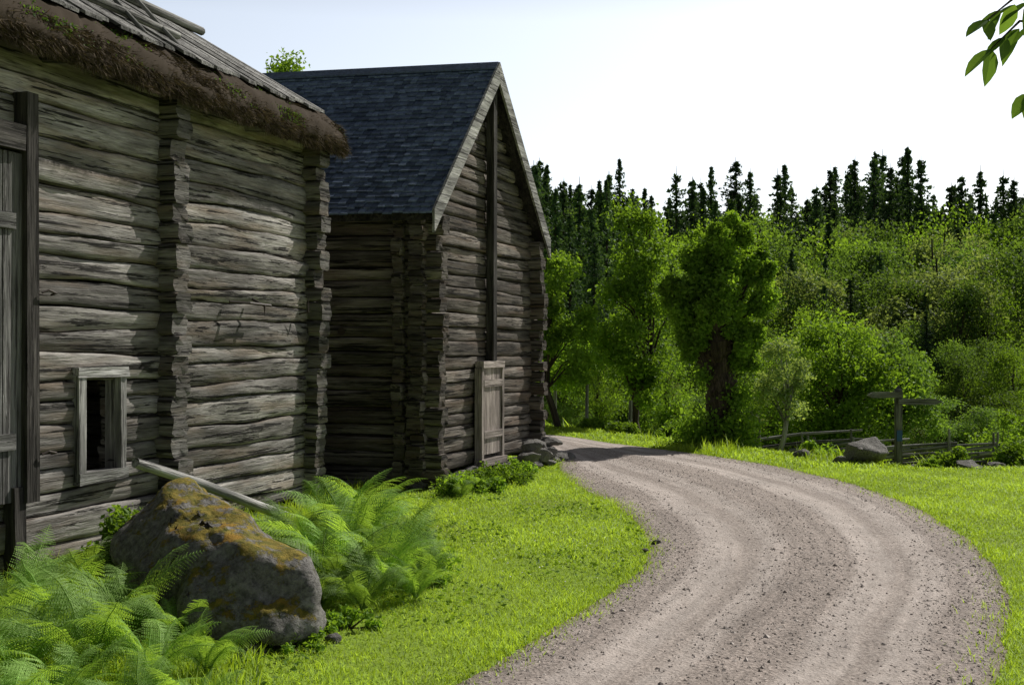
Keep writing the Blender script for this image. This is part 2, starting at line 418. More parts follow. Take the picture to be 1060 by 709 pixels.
box(mb,(-1.3,-.13,3.18),(.12,.0,3.36),.6,axis=0,jit=.008)
mb.obj('door_frame',M_DARKB,False,B1)
mb=MB()
for zz in (2.15,.95):
    tube(mb,[(.26,-.15,zz),(.31,-.17,zz+.02),(.40,-.16,zz),(.42,-.10,zz-.01)],.009,6)
tube(mb,[(2.9,-.11,2.18),(3.05,-.24,2.17),(3.45,-.24,2.16)],.015,6); tube(mb,[(3.3,-.12,2.22),(3.32,-.25,2.15),(3.32,-.25,2.05)],.014,6)
tube(mb,[(4.3,-.1,2.1),(4.32,-.2,2.12),(4.32,-.2,2.3)],.012,6)
mb.obj('iron_hooks',M_IRON,False,B1)
mb=MB(); box(mb,(2.0,-.32,.0),(2.35,-.12,.34),.7,axis=1,jit=.02); mb.obj('wood_block',M_HATCH,False,B1)
def rockmesh(pts,sub,amp,seed,name,mats,smooth=True,tint=.5,scale=3.0):
    import bmesh
    from mathutils import noise as mn
    bm=bmesh.new()
    for p in pts: bm.verts.new(p)
    bmesh.ops.convex_hull(bm,input=bm.verts)
    for v in [v for v in bm.verts if not v.link_faces]: bm.verts.remove(v)
    bmesh.ops.bevel(bm,geom=list(bm.edges),offset=.03*scale/3,segments=1,affect='EDGES')
    bmesh.ops.triangulate(bm,faces=bm.faces)
    for _ in range(sub): 
        bmesh.ops.subdivide_edges(bm,edges=[e for e in bm.edges if e.calc_length()>.06*scale/3],cuts=1,use_grid_fill=True)
        bmesh.ops.triangulate(bm,faces=bm.faces)
    bm.normal_update()
    for v in bm.verts:
        p=v.co*scale+Vector((seed*7.1,seed*3.3,0))
        d=mn.fractal(p,1.0,2.0,5)*amp+abs(mn.noise(p*.7))*amp*.8
        v.co+=v.normal*d
    me=bpy.data.meshes.new(name); bm.to_mesh(me); bm.free()
    for m in mats: me.materials.append(m)
    a=me.attributes.new('tint','FLOAT','POINT'); a.data.foreach_set('value',np.full(len(me.vertices),tint,np.float32))
    me.polygons.foreach_set('use_smooth',np.full(len(me.polygons),smooth))
    return me
def rndrock(seed,name='stone',flat=.6):
    r=np.random.default_rng(seed); p=r.normal(size=(16,3)); p/=np.linalg.norm(p,axis=1)[:,None]; p*=r.uniform(.75,1.1,(16,1)); p[:,2]*=flat
    return rockmesh([tuple(x) for x in p],3,.10,seed,name,[M_STONE],True,.6,1.5)
ROCKS=[rndrock(k) for k in range(5)]
for k,s in enumerate((-2.5,-1.2,.4,1.6,2.3,3.1,4.0,4.75)):
    o=inst('sill_stone',ROCKS[k%5],(s,.05,.03),k*1.3,(.26,.17,.16),B1)
# thatch roof
pit=math.radians(31); tp=math.tan(pit)
YE=-.28; YR=2.2; S0,S1=-3.9,5.0
def zb(y): return 4.08+tp*y if y<=YR else 4.08+tp*(2*YR-y)
rt=np.random.default_rng(5)
TH=.31
ns=140; s=np.linspace(S0,S1,ns)
prof_=[(YE+.14,0.02),(YE+.02,-.02),(YE-.05,.05),(YE-.07,.13),(YE-.03,.22),(YE+.06,.29),(YE+.25,TH),(.6,TH),(1.4,TH),(YR,TH+.03),(2*YR-.6,TH),(2*YR-YE,.27),(2*YR-YE,0),(YR,0)]
pv=[]
for (y,dz) in prof_:
    base=zb(y) 
    row=np.stack([s,y+wob(rt,s*3,.02,(1,3,7))+rt.normal(0,.008,ns),base+dz+wob(rt,s*2,.022,(1,2.7,6))+rt.normal(0,.010,ns)],1); pv.append(row)
V=np.stack(pv,0); K=len(prof_)
idx=np.arange(K*ns).reshape(K,ns)
F=[]
for k in range(K):
    a=idx[k];b=idx[(k+1)%K]
    F.append(np.stack([a[:-1],b[:-1],b[1:],a[1:]],1))
F=np.vstack(F)
mb=MB(); mb.add(V.reshape(-1,3),F,.25)
for e in (0,ns-1):
    vv=V[:,e]; c=vv.mean(0); vv=np.vstack([vv,c]); f=[[k,(k+1)%K,K] for k in range(K)]; mb.add(vv,f,.2)
mb.obj('thatch_roof',M_STRAW,True,B1)
def strands(mb,base,dirs,length,width,tint,rng):
    n=len(base); side=rng.normal(size=(n,3)); side-= (side*dirs).sum(1)[:,None]*dirs; side/=np.linalg.norm(side,axis=1)[:,None]
    w=width[:,None]; L=length[:,None]
    V=np.stack([base-side*w,base+side*w,base+dirs*L],1).reshape(-1,3)
    mb.add(V,np.arange(3*n).reshape(-1,3),np.repeat(tint,3))
mb=MB(); n=46000
ss=rt.uniform(S0,S1,n); q=rt.uniform(0,1,n)
yy=np.interp(q,[0,.25,.5,.8,1],[YE+.12,YE-.02,YE-.07,YE+.02,YE+.25]); dz=np.interp(q,[0,.25,.5,.8,1],[0.02,0.0,.13,.25,TH])
base=np.stack([ss,yy,4.08+tp*yy+dz],1)
d=np.stack([rt.normal(0,.4,n),-.75+rt.normal(0,.35,n)+.3*(1-q),-.75+rt.normal(0,.4,n)],1); d/=np.linalg.norm(d,axis=1)[:,None]
clump=.5+.3*np.sin(ss*9+np.sin(q*7)*2)+.2*np.sin(ss*23+q*11)
strands(mb,base,d,rt.uniform(.03,.10,n)*(.7+.7*clump),rt.uniform(.0015,.006,n),np.clip(rt.uniform(0,1,n)**1.8*(.4+.9*clump),0,1),rt)
n=9000
yy=rt.uniform(YE,2.0,n); base=np.stack([np.full(n,S1),yy,4.08+tp*yy+rt.uniform(0,TH,n)],1)
d=np.stack([.6+rt.normal(0,.3,n),-.3+rt.normal(0,.3,n),-.6+rt.normal(0,.3,n)],1); d/=np.linalg.norm(d,axis=1)[:,None]
strands(mb,base,d,rt.uniform(.03,.10,n),rt.uniform(.002,.005,n),rt.uniform(0,1,n)**1.8,rt)
mb.obj('thatch_fringe',M_STRAW,False,B1)
# moss tufts on the thatch edge
mb=MB(); n=5000; ss=rt.uniform(S0,S1,n); k=(np.sin(ss*2.3)+np.sin(ss*5.1+1)+rt.normal(0,.5,n))>.8; ss=ss[k]; n=len(ss); q=rt.uniform(.55,1,n)
yy=np.interp(q,[.5,.8,1],[YE-.08,YE+.0,YE+.25]); dz=np.interp(q,[.5,.8,1],[.13,.27,TH+.02])
leaves(mb,np.stack([ss,yy,4.08+tp*yy+dz],1),.03,rt.uniform(0,.6,n),rng=rt); mb.obj('roof_moss',M_LEAFD,False,B1)
mb=MB(); x=S0+.05
def slopebox(mb,x0,x1,y0,y1,off,th,tint,mirror=False):
    v=[]
    for xx in (x0,x1):
        for y in (y0,y1):
            for o in (0,th): v.append((xx,y if not mirror else 2*YR-y,4.08+tp*y+off+o))
    f=[[0,1,3,2],[4,6,7,5],[0,4,5,1],[2,3,7,6],[0,2,6,4],[1,5,7,3]]
    v=np.array(v); lc=v[:,[1,0,2]]+rt.uniform(0,50); mb.add(v,f,tint,lc)
while x<S1-.1:
    w=rt.uniform(.12,.22); slopebox(mb,x,x+w,YE+.12+rt.uniform(-.05,.1),YR+.05,TH+.03+rt.uniform(0,.03),.03,rt.uniform(.0,.7))
    slopebox(mb,x,x+w,YE+.12,YR+.02,TH+.02,.03,.4,True); x+=w+rt.uniform(.005,.05)
mb.obj('roof_boards',M_BOARD,False,B1)
mb=MB()
def rp(y,off): return 4.08+tp*y+TH+off
tube(mb,[(S0,.35,rp(.35,.13)),(0,.38,rp(.38,.13)),(2.75,.36,rp(.36,.12))],[.055,.05,.035],9,1.0,noise=.05)
tube(mb,[(-1,.62,rp(.62,.13)),(1.2,.58,rp(.58,.14)),(2.3,.60,rp(.6,.12))],[.05,.045,.035],9,1.0,noise=.05)
for x_ in (1.9,2.45):
    tube(mb,[(x_,.12,rp(.12,.05)),(x_+.05,.75,rp(.75,.3))],[.022,.018],7,.2)
tube(mb,[(S0,1.6,rp(1.6,.12)),(5.1,1.62,rp(1.62,.12))],[.05,.05],9,.7,noise=.05)
mb.obj('roof_poles',M_BOARD,True,B1)
mb=MB()
for s_ in (.45,3.4): 
    tube(mb,[(s_,-.28,3.95),(s_,.3,4.0)],.07,9,.3)
mb.obj('purlin_ends',M_LOG,True,B1)

# ---------------------------------------------------------------- building 2 (shingled)
ang2=math.atan2(.936,.351)
B2=empty('shingled_log_storehouse',(-1.02,14.3,0),ang2)
def sk(V): V=V.copy(); V[:,0]-=.11*V[:,1]; V[:,2]+= .012*V[:,1]*(V[:,2]/5); return V
rg=np.random.default_rng(23)
W2=3.8; EZ=3.44; RZ=5.5; LEN=6.2
mb=MB(); n2=18; zb0=.16; h2=(EZ-zb0)/n2
fG,zg=bounds(rg,n2,h2,zb0,.008,.2)
for i in range(n2):
    logpiece(mb,-.2-rg.uniform(-.03,.05),W2+.2+rg.uniform(-.05,.05),fG[i],fG[i+1],.09,.18,0,rg,.1,endt=.3)
fS,_=bounds(rg,n2,h2,zb0-h2*.5,.008,.2)
for i in range(n2):
    logpiece(mb,-.17-rg.uniform(-.04,.05),LEN,fS[i],fS[i+1],.0,.19,1,rg,.1,endt=.3)
    logpiece(mb,-.17-rg.uniform(-.04,.05),LEN,fS[i],fS[i+1],W2,.19,1,rg,.2,endt=.3)
    logpiece(mb,-.2,W2+.2,fS[i],fS[i+1],LEN-.2,.18,0,rg,.4)
fI,_=bounds(rg,n2,h2,zb0,.006)
for i in range(n2):
    logpiece(mb,-.19-rg.uniform(-.04,.04),.3,fI[i],fI[i+1],.33,.13,0,rg,.08)
k=0; slope2=(RZ-EZ)/(W2/2+.09)
while True:
    zz=EZ+k*.18; w=(zz+.12-EZ)/slope2
    if W2/2-w<.12: break
    for yy in (.09,LEN-.2):
        logpiece(mb,w-.05,W2-w+.05,lambda s,z=zz:z+0*s,lambda s,z=zz:z+.18+.004*np.sin(s*3),yy,.17,0,rg,.1)
    k+=1
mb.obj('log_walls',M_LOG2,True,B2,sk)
mb=MB(); mbd=MB()
EOX=.25; VO=.14
sl_ang=math.atan(slope2)
RZt=RZ+.14
def roofpt(u,y,off,side):
    x=W2/2+ (u if side>0 else -u); return (x,y,RZt-slope2*u+off/math.cos(sl_ang))
UM=W2/2+EOX
FB=[[0,1,3,2],[4,6,7,5],[0,4,5,1],[2,3,7,6],[0,2,6,4],[1,5,7,3]]
for side in (-1,1):
    v=[roofpt(u,y,o,side) for u in (0,UM) for y in (-VO,LEN+.2) for o in (-.09,-.03)]
    mbd.add(v,FB,.3)
    nrow=30; du=UM/nrow
    for r_ in range(nrow+1):
        y=-VO-.02-rg.uniform(0,.1); jit_=rg.uniform(-.006,.006)
        while y<LEN+.2:
            w=rg.uniform(.08,.14); ub=UM-du*r_+.05+jit_+rg.uniform(-.012,.012); ut=max(ub-du*2.0,.0)
            if ub<=.02: break
            t_=.014; lift=rg.uniform(0,.005)
            a=max(y,-VO-.02)
            v=[roofpt(ut,a,-.028,side),roofpt(ut,y+w-.006,-.028,side),roofpt(ub,y+w-.006,.0+lift,side),roofpt(ub,a,.0+lift,side),
               roofpt(ut,a,-.018,side),roofpt(ut,y+w-.006,-.018,side),roofpt(ub,y+w-.006,t_+lift,side),roofpt(ub,a,t_+lift,side)]
            f=[[0,1,2,3],[4,7,6,5],[3,2,6,7],[0,3,7,4],[1,5,6,2]]
            mb.add(v,f,rg.uniform(0,1)); y+=w
    v=np.array([roofpt(u,y,o,side) for u in (0.0,.10) for y in (-VO-.03,LEN+.2) for o in (.02,.035)])
    mb.add(v,FB,.3)
mb.obj('roof_shingles',M_SHING,False,B2,sk)
mbd.obj('roof_deck',M_DARKB,False,B2,sk)
mb=MB()
for side in (-1,1):
    v=np.array([roofpt(u,y,o,side) for u in (0.0,UM+.04) for y in (-VO-.055,-VO-.024) for o in (-.17,.03)])
    mb.add(v,FB,1.0 if side<0 else .8,v+5*side)
mb.obj('bargeboards',M_BOARD,False,B2,sk)
mb=MB()
box(mb,(1.84,-.13,1.55),(1.96,-.02,5.35),.5,axis=2,jit=.005)
mb.obj('gable_plank',M_DARKB,False,B2,sk)
mb=MB()
x=1.5
for q in range(4): box(mb,(x,-.10+.004*(q%2),.28),(x+.165,-.04,1.48),.75+.1*(q%3),axis=2,jit=.004); x+=.172
box(mb,(1.44,-.14,1.46),(2.24,-.02,1.55),.7,jit=.004); box(mb,(1.5,-.125,.5),(2.19,-.101,.6),.6); box(mb,(1.5,-.125,1.2),(2.19,-.101,1.3),.6)
box(mb,(1.42,-.12,.22),(1.495,-.02,1.46),.5,axis=2); box(mb,(2.19,-.12,.22),(2.26,-.02,1.46),.5,axis=2)
box(mb,(1.40,-.16,.13),(2.28,-.02,.22),.5)
mb.obj('hatch_door',M_HATCH,False,B2,sk)
mb=MB()
a=np.arange(12)/12*TAU
v=[(-.103,1.1+.05*math.cos(t),1.93+.05*math.sin(t)) for t in a]; mb.add(v+[(-.103,1.1,1.93)],[[q,(q+1)%12,12] for q in range(12)],.0)
mb.obj('knot_hole',M_IRON,False,B2,sk)
for k in range(14):
    s_=.1+k*.29+random.uniform(-.06,.06); sc=random.uniform(.14,.26)
    inst('foundation_stone',ROCKS[k%5],(s_,-.08-random.uniform(0,.22)*(k>4),.05+.02*(k>8)),k*1.7,(sc,sc*.9,sc*random.uniform(.6,.95)),B2)
for k in range(7):
    inst('foundation_stone',ROCKS[(k+2)%5],(.0-.11*k*.8,.2+k*.8,.04),k*2.7,(.2,.25,.15),B2)
for k in range(12):
    inst('foundation_stone',ROCKS[k%5],(2.3+.15*k,-.36-random.uniform(-.12,.14),.05+.13*(k%3)*(k<9)),k*2.2,(.2,.17,.17),B2)

# ---------------------------------------------------------------- boulder & pole
def P(px,py,D): return ((px-530)/1200*D,D,1.75-(py-350)/1200*D)
pts=[P(122,545,7.7),P(135,600,7.3),P(150,640,7.1),P(165,498,7.75),P(188,491,7.9),P(225,508,7.7),P(270,545,7.3),P(318,575,7.0),P(332,600,6.85),P(331,652,6.75),P(280,655,6.6),P(215,655,6.7),P(240,552,7.0),P(190,562,7.05),
     P(150,524,8.5),P(220,524,8.6),P(290,564,8.2),P(325,602,7.9),P(130,640,8.3),P(320,650,7.8)]
me=rockmesh(pts,5,.06,4,'mossy_boulder',[M_MOSS],True,.5,3.0)
o=bpy.data.objects.new('mossy_boulder',me); COL.objects.link(o)
for k,(x,y,sc) in enumerate(((235,665,.11),(265,668,.07),(205,668,.08),(345,655,.06),(680,555,.05),(668,563,.035),(350,520,.09))):
    p=P(x,y,2100/(y-350)); inst('stone',ROCKS[k%5],(p[0],p[1],.02),k,sc)
mb=MB(); a=np.array(P(140,470,9.2)); b=np.array(P(306,528,11.0)); b[2]=max(b[2],.07)
t=np.linspace(0,1,14)[:,None]; tube(mb,a+(b-a)*t+np.c_[np.zeros(14),np.zeros(14),.012*np.sin(t[:,0]*5)],np.linspace(.042,.048,14),10,.9,noise=.07); mb.obj('leaning_pole',M_BOARD,True)

# ---------------------------------------------------------------- grass
def blades(n,xr,yr,hmin,hmax,wd,name,seed,extra=None,lean=.5,onroad=False):
    r=np.random.default_rng(seed)
    x=r.uniform(*xr,n); y=r.uniform(*yr,n)
    k=(np.abs(x)<.50*y+1.2)
    if not onroad: k&=~inpoly(x,y,poly)
    lx=(x+3.71)*.308+(y-8.4)*.951; ly=-(x+3.71)*.951+(y-8.4)*.308
    k&=~((ly>.0)&(lx<5.2)&(lx>-4))
    lx2=(x+1.02)*.351+(y-14.3)*.936; ly2=-(x+1.02)*.936+(y-14.3)*.351
    k&=~((ly2>0)&(lx2>-.05-.11*ly2)&(lx2<4))
    if extra is not None: k&=extra(x,y)
    x=x[k];y=y[k];n=len(x)
    pn=np.sin(x*2.1+1)*np.sin(y*1.7+2)+.6*np.sin(x*5.3+y*3.1)+.4*np.sin(x*11-y*9)
    h=r.uniform(hmin,hmax,n)*(1+.25*pn)*r.uniform(.6,1.2,n); h=np.clip(h,.012,None)
    a=r.uniform(0,TAU,n); w=wd*r.uniform(.6,1.4,n)
    z=terr(x,y)-.004
    le=h*lean*r.uniform(.2,1.6,n); la=r.uniform(0,TAU,n)
    B=np.stack([x,y,z],1); S=np.stack([np.cos(a)*w,np.sin(a)*w,0*w],1)
    Lm=np.stack([np.cos(la)*le*.35,np.sin(la)*le*.35,h*.6],1); Lt=np.stack([np.cos(la)*le,np.sin(la)*le,h],1)
    V=np.stack([B-S,B+S,B+Lm+S*.7,B+Lm-S*.7,B+Lt],1).reshape(-1,3)
    o5=np.arange(n)[:,None]*5
    mb=MB(); t=np.clip(.5+.26*pn+r.normal(0,.25,n),0,1)
    mb.V.append(V); mb.T.append(np.repeat(t,5)); mb.L.append(V); mb.n=len(V)
    F4=o5+np.array([[0,1,2,3]]); F3=o5+np.array([[3,2,4]])
    mb.F+= [F4,F3]; mb.M+=[np.zeros(len(F4)),np.zeros(len(F3))]
    return mb.obj(name,M_GRASS,False,GR)
GR=empty('grass')
blades(260000,(-5,5),(3.5,9.5),.015,.048,.0028,'near_blades',1,lean=.9)
blades(260000,(-6,9),(9.5,16.5),.018,.050,.0045,'mid_blades',2,lean=.9)
blades(200000,(-3,16),(16.5,30),.025,.075,.010,'far_blades',3,lean=.8)
blades(60000,(-2,26),(28,50),.15,.4,.02,'meadow_blades',6)
lw=lambda x,y: (np.abs(-(x+3.71)*.951+(y-8.4)*.308+.22)<.22)
blades(60000,(-5,0),(4,15),.06,.2,.004,'wall_tufts',4,lw)
blades(26000,(-4.5,-.6),(4,8.2),.05,.14,.004,'fern_bed_tufts',5,lambda x,y: x<-.2*y-.1)
def nearedge(E,dd):
    def f(x,y):
        P2=E[50:215:2]; o=np.zeros(len(x),bool)
        for c0 in range(0,len(x),20000):
            sl_=slice(c0,c0+20000); d=np.min((x[sl_][:,None]-P2[None,:,0])**2+(y[sl_][:,None]-P2[None,:,1])**2,axis=1)
            u=np.random.default_rng(int(c0)).uniform(0,1,len(d)); o[sl_]=d<(dd*u**1.5)**2
        return o
    return f
blades(120000,(0,6),(4.5,21),.02,.07,.0035,'verge_tufts_right',8,nearedge(RR,.36),onroad=True)
blades(120000,(-1.5,2),(4.5,19),.02,.06,.0035,'verge_tufts_left',10,nearedge(RL,.30),onroad=True)
blades(24000,(2.5,14),(17.5,24),.08,.24,.007,'bank_tufts',9,lambda x,y: np.sin(x*2.3+y)*np.sin(y*1.9-x)>.35)
r=np.random.default_rng(4); mb=MB(); n=500; x=r.uniform(-1.5,1.2,n); y=r.uniform(8,14,n); k=~inpoly(x,y,poly); x=x[k];y=y[k]
c=np.stack([x,y,np.full(len(x),.05)],1); leaves(mb,c,.014,.5,rng=r,aspect=.9,up=.8); mb.obj('clover_flowers',M_FLOWER,False,GR)
mb=MB(); n=5200; x=r.uniform(-2.2,1.2,n); y=r.uniform(5,13.5,n); k=~inpoly(x,y,poly)&(np.sin(x*3)*np.sin(y*2.2)>.1)&(x>-.27*y); x=x[k];y=y[k]
c=np.stack([x,y,r.uniform(.02,.06,len(x))],1); leaves(mb,c,.04,r.uniform(.2,.9,len(x)),rng=r,aspect=.6,up=.6); mb.obj('lawn_weeds',M_LEAF,False,GR)

# ---------------------------------------------------------------- ferns
def frond(rng,L,el,curl):
    mb=MB(); n=32; t=np.linspace(0,1,n)
    th=el-curl*t**1.3; dx=np.cos(th);dz=np.sin(th)
    rx=np.cumsum(dx)*L/n; rz=np.cumsum(dz)*L/n
    pts=np.stack([rx,wob(rng,t*3,.015*L),rz],1)
    tube(mb,pts,np.linspace(.005,.0015,n),4,.4,cap=False)
    V=[];T=[]
    for i in range(4,n):
        q=(i-4)/(n-5); l=L*.20*(np.sin(np.pi*min(1,q*.85+.13))**.8)*(1-q*.35)
        if l<.012: l=.012
        tg=np.array([dx[i],0,dz[i]]); nrm=np.array([-dz[i],0,dx[i]])
        for sd in (-1,1):
            pd=np.array([0,sd,0])*.93+tg*.42-nrm*.12*rng.uniform(.3,2.4); pd/=np.linalg.norm(pd)
            fw=tg-(tg@pd)*pd; fw/=np.linalg.norm(fw)
            m=9; 
            for j in range(m):
                u=(j+.5)/m; c=pts[i]+pd*l*u-nrm*l*.16*u*u
                pl=.27*l*(1-u)**.8*.6+.003; hw=l/m*.40
                tl=.5+rng.uniform(-.3,.3)
                for s2 in (-1,1):
                    d=fw*s2*.9+pd*.35-nrm*rng.uniform(-.1,.25)
                    V+= [c-pd*hw,c+d*pl*.55-pd*hw*.4,c+d*pl,c+pd*hw]; T+=[tl]*4
    V=np.array(V); mb.add(V,np.arange(len(V)).reshape(-1,4),np.array(T)); 
    return np.vstack(mb.V),mb
def fernmesh(seed,nf):
    rng=np.random.default_rng(seed); M=MB()
    for k in range(nf):
        L=rng.uniform(.65,1.0)*(1 if k<nf*.7 else .65)
        _,f=frond(rng,L,math.radians(rng.uniform(58,86)),math.radians(rng.uniform(50,105)))
        a=k/nf*TAU*1.0+rng.uniform(-.3,.3); c,s=math.cos(a),math.sin(a); tw=rng.uniform(-.5,.5)
        Rm=np.array([[c,-s,0],[s,c,0],[0,0,1]])@np.array([[1,0,0],[0,math.cos(tw),-math.sin(tw)],[0,math.sin(tw),math.cos(tw)]])
        tb=rng.uniform(-.25,.25)
        for v,t in zip(f.V,f.T): M.V.append(v@Rm.T); M.T.append(np.clip(t+tb,0,1)); M.L.append(v)
        for q,m_ in zip(f.F,f.M): M.F.append(q+M.n); M.M.append(m_)
        M.n+=f.n
    return M.mesh('fern_mesh%d'%seed,[M_FERN],False)
FM=[fernmesh(31,17),fernmesh(32,19),fernmesh(33,16),fernmesh(34,18)]
ferns=[(20,709,5.6,.7),(90,700,5.9,.75),(160,700,6.1,.7),(215,690,6.25,.48),(60,650,6.7,.75),(130,655,6.7,.7),(10,640,7.1,.75),(-40,690,6.0,.8),(185,660,6.6,.55),(100,620,7.3,.65),(55,615,7.5,.6),
       (60,740,5.2,.6),(140,750,5.1,.5),(0,760,5.0,.6),(200,735,5.4,.42),(30,675,6.3,.65),
       (345,610,8.0,.8),(395,605,8.4,.8),(375,625,7.7,.65),(430,612,8.1,.5),(320,570,9.2,.8),(365,565,9.6,.95),(405,575,9.2,.75),(340,590,8.6,.85),(300,560,9.6,.6),(385,550,10.3,.8),(420,590,8.7,.65),(330,625,7.6,.5),(350,555,10,.95),(440,600,8.4,.45),(478,506,13.6,.42),(498,500,14.2,.4)]
for k,(x,y,D,sc) in enumerate(ferns):
    D=2100/(y-350); inst('fern',FM[k%4],((x-530)/1200*D,D,0),k*1.1,(sc*1.0,sc*1.0,sc*random.uniform(1.0,1.15)))

# ---------------------------------------------------------------- leafy plants
def bush(name,loc,rx,rz,nl,leaf,mat,seed,clusters=14,sq=1.0,parent=None,stems=True):
    r=np.random.default_rng(seed); mb=MB()
    for k in range(clusters):
        v=r.normal(size=3); v/=np.linalg.norm(v); v[2]=abs(v[2])
        c=v*np.array([rx,rx*sq,rz])*r.uniform(.25,.85); cr=min(rx,rz)*r.uniform(.25,.5)
        if stems: tube(mb,[(c[0]*.15,c[1]*.15,0),(c[0]*.6,c[1]*.6,c[2]*.55),tuple(c)],[.012*rx+.004,.008*rx+.003,.003],4,.4,mat=1,cap=False)
        n=nl//clusters; p=r.normal(size=(n,3)); p/=np.linalg.norm(p,axis=1)[:,None]; p*=(r.uniform(0,1,n)**.45)[:,None]*cr; p+=c; p[:,2]=np.abs(p[:,2])+.01
        leaves(mb,p,leaf,np.clip(r.uniform(.2,.8)+r.normal(0,.2,n),0,1),0,r,.6)
    me=mb.mesh(name,[mat,M_BARK]); return inst(name,me,loc,0,1,parent)
def G(px,D,dz=0): X=(px-530)/1200*D; return (X,D,float(terr(X,D))+dz)
bush('nettle_plant',G(115,8.35),.36,.62,2600,.055,M_LEAF,1)
bush('nettle_plant',G(150,8.9),.3,.75,2200,.05,M_LEAF,2)
bush('weed_plant',G(440,8.6),.3,.28,1500,.045,M_LEAF,3); bush('weed_plant',G(415,9.3),.35,.4,2200,.045,M_LEAF,5)
bush('weed_plant',G(205,6.75),.2,.22,700,.04,M_LEAF,4); bush('weed_plant',G(310,6.7),.25,.1,600,.035,M_LEAF,6); bush('weed_plant',G(360,7.2),.3,.12,800,.035,M_LEAF,7)
for k,(x,D,rx,rz) in enumerate(((478,14.0,.35,.3),(500,14.6,.35,.3),(520,15.2,.35,.25),(545,16.0,.3,.22),(466,13.6,.25,.25),(535,14.7,.4,.18),(510,13.9,.35,.18))):
    bush('weed_plant',G(x,D),rx,rz,1000,.045,M_LEAF,20+k)
for k,(x,D,rx,rz) in enumerate(((843,19,.5,.28),(985,17.8,.5,.36),(1050,18.5,.6,.5),(1035,22,.75,1.3),(650,23.5,.6,.4),(615,25,.6,.5),(690,22.5,.5,.3),(965,17.3,.25,.16),(1075,19,.7,.9),(710,22.8,.7,.5),(860,20.5,.5,.4))):
    bush('shrub',G(x,D),rx,rz,2600,.07,M_LEAF,40+k)

# ---------------------------------------------------------------- trees
def deciduous(seed,h,cr,cb,ncl,nl,leaf,tr=.12,lim=True,spread=.42,flat=.8):
    r=np.random.default_rng(seed); mb=MB()
    n=10; t=np.linspace(0,1,n); pts=np.stack([wob(r,t*3,.03*h),wob(r,t*3,.03*h),t*h*.85],1); pts-=pts[0]*np.array([1,1,0])
    tube(mb,pts,tr*(1-t*.8),8,.5,mat=1,noise=.06,cap=False)
    ch=(h-cb)/2; cz=cb+ch
    for k in range(ncl):
        v=r.normal(size=3); v/=np.linalg.norm(v)
        taper=1-.35*max(0,v[2])
        c=np.array([0,0,cz])+v*np.array([cr*taper,cr*taper,ch])*r.uniform(.35,.92)
        q=min(n-2,max(2,int(c[2]/h*.7*n))); s=pts[q]
        if lim: tube(mb,[s,(s+c)/2+np.array([0,0,.05*h]),c],[tr*.3,tr*.16,.01],4,.5,mat=1,cap=False)
        R_=cr*spread*r.uniform(.55,1.15); m=nl//ncl
        p=r.normal(size=(m,3)); p/=np.linalg.norm(p,axis=1)[:,None]; p*=(r.uniform(0,1,m)**.5*R_)[:,None]*np.array([1,1,flat]); 
        p+=r.normal(0,R_*.12,(m,3)); p+=c
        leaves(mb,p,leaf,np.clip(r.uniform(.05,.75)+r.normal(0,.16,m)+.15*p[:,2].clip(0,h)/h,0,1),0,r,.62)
    return mb
def spruce(seed,h,Rm):
    r=np.random.default_rng(seed); mb=MB()
    tube(mb,[(0,0,0),(0,0,h*.5),(0,0,h)],[h*.014,h*.008,.01],6,.3,mat=1,cap=False)
    C=[];T=[]
    z=h*.06
    while z<h*.985:
        f=1-z/h; rad=Rm*(f**.9)*r.uniform(.6,1.2)+.04; nb=int(7+6*f)
        for b in range(nb):
            a=r.uniform(0,TAU); L=rad*r.uniform(.6,1.2); m=max(3,int(L/.16)); tb=r.uniform(.0,.9); z_=z+r.normal(0,.10)
            s=np.linspace(.15,1,m); dr=-.32*L*s**1.5+.14*L*s**3*1.4
            x=np.cos(a)*L*s; y=np.sin(a)*L*s
            for rep in range(3):
                C.append(np.stack([x+r.normal(0,.08*L,m),y+r.normal(0,.08*L,m),z_+dr-r.uniform(0,.16,m)],1)); T.append(np.clip(tb+.3*s-.15+r.normal(0,.1,m),0,1))
        z+=h*.021*r.uniform(.7,1.3)
    C=np.vstack(C);T=np.concatenate(T); leaves(mb,C,.27,T,0,r,.40)
    return mb
FO=empty('distant_forest')
DM=[deciduous(100+k,8,2.4+.3*(k%3),1.0,30,6500,.15,.13,spread=.38).mesh('broadleaf%d'%k,[[M_LEAFD,M_LEAF,M_LEAFD,M_LEAFG][k%4],M_BARK]) for k in range(6)]
SM=[spruce(200+k,13,2.0+.35*k).mesh('spruce%d'%k,[M_SPR,M_BARK]) for k in range(5)]
rf=np.random.default_rng(91)
def put(me,x,D,top_y=None,h0=8,sc=None,wx=1.0):
    X=(x-530)/1200*D; z=float(terr(X,D))
    if top_y is not None:
        zt=1.75+(350-top_y)/1200*D; sc=(zt-z)/h0
    inst('forest_tree',me,(X,D,z-.1),rf.uniform(0,TAU),(sc*wx,sc*wx,sc),FO)
x=400
while x<1260:
    prof_y=np.interp(x,[400,560,650,700,760,800,850,880,905,945,965,1000,1060,1260],[176,170,174,190,178,182,176,184,160,156,190,188,178,176])
    for row in range(4):
        D=[84,98,76,110][row]+rf.uniform(-4,4)
        if rf.uniform()<.18: put(DM[[0,2,4][rf.integers(0,3)]],x+rf.uniform(-14,14),D,prof_y+rf.uniform(4,30),8,wx=rf.uniform(.6,.85))
        else: put(SM[rf.integers(0,5)] ,x+rf.uniform(-14,14),D,prof_y+(rf.uniform(-26,-4) if rf.uniform()<.16 else rf.uniform(0,34)),13,wx=rf.uniform(.85,1.35)); 
    x+=13
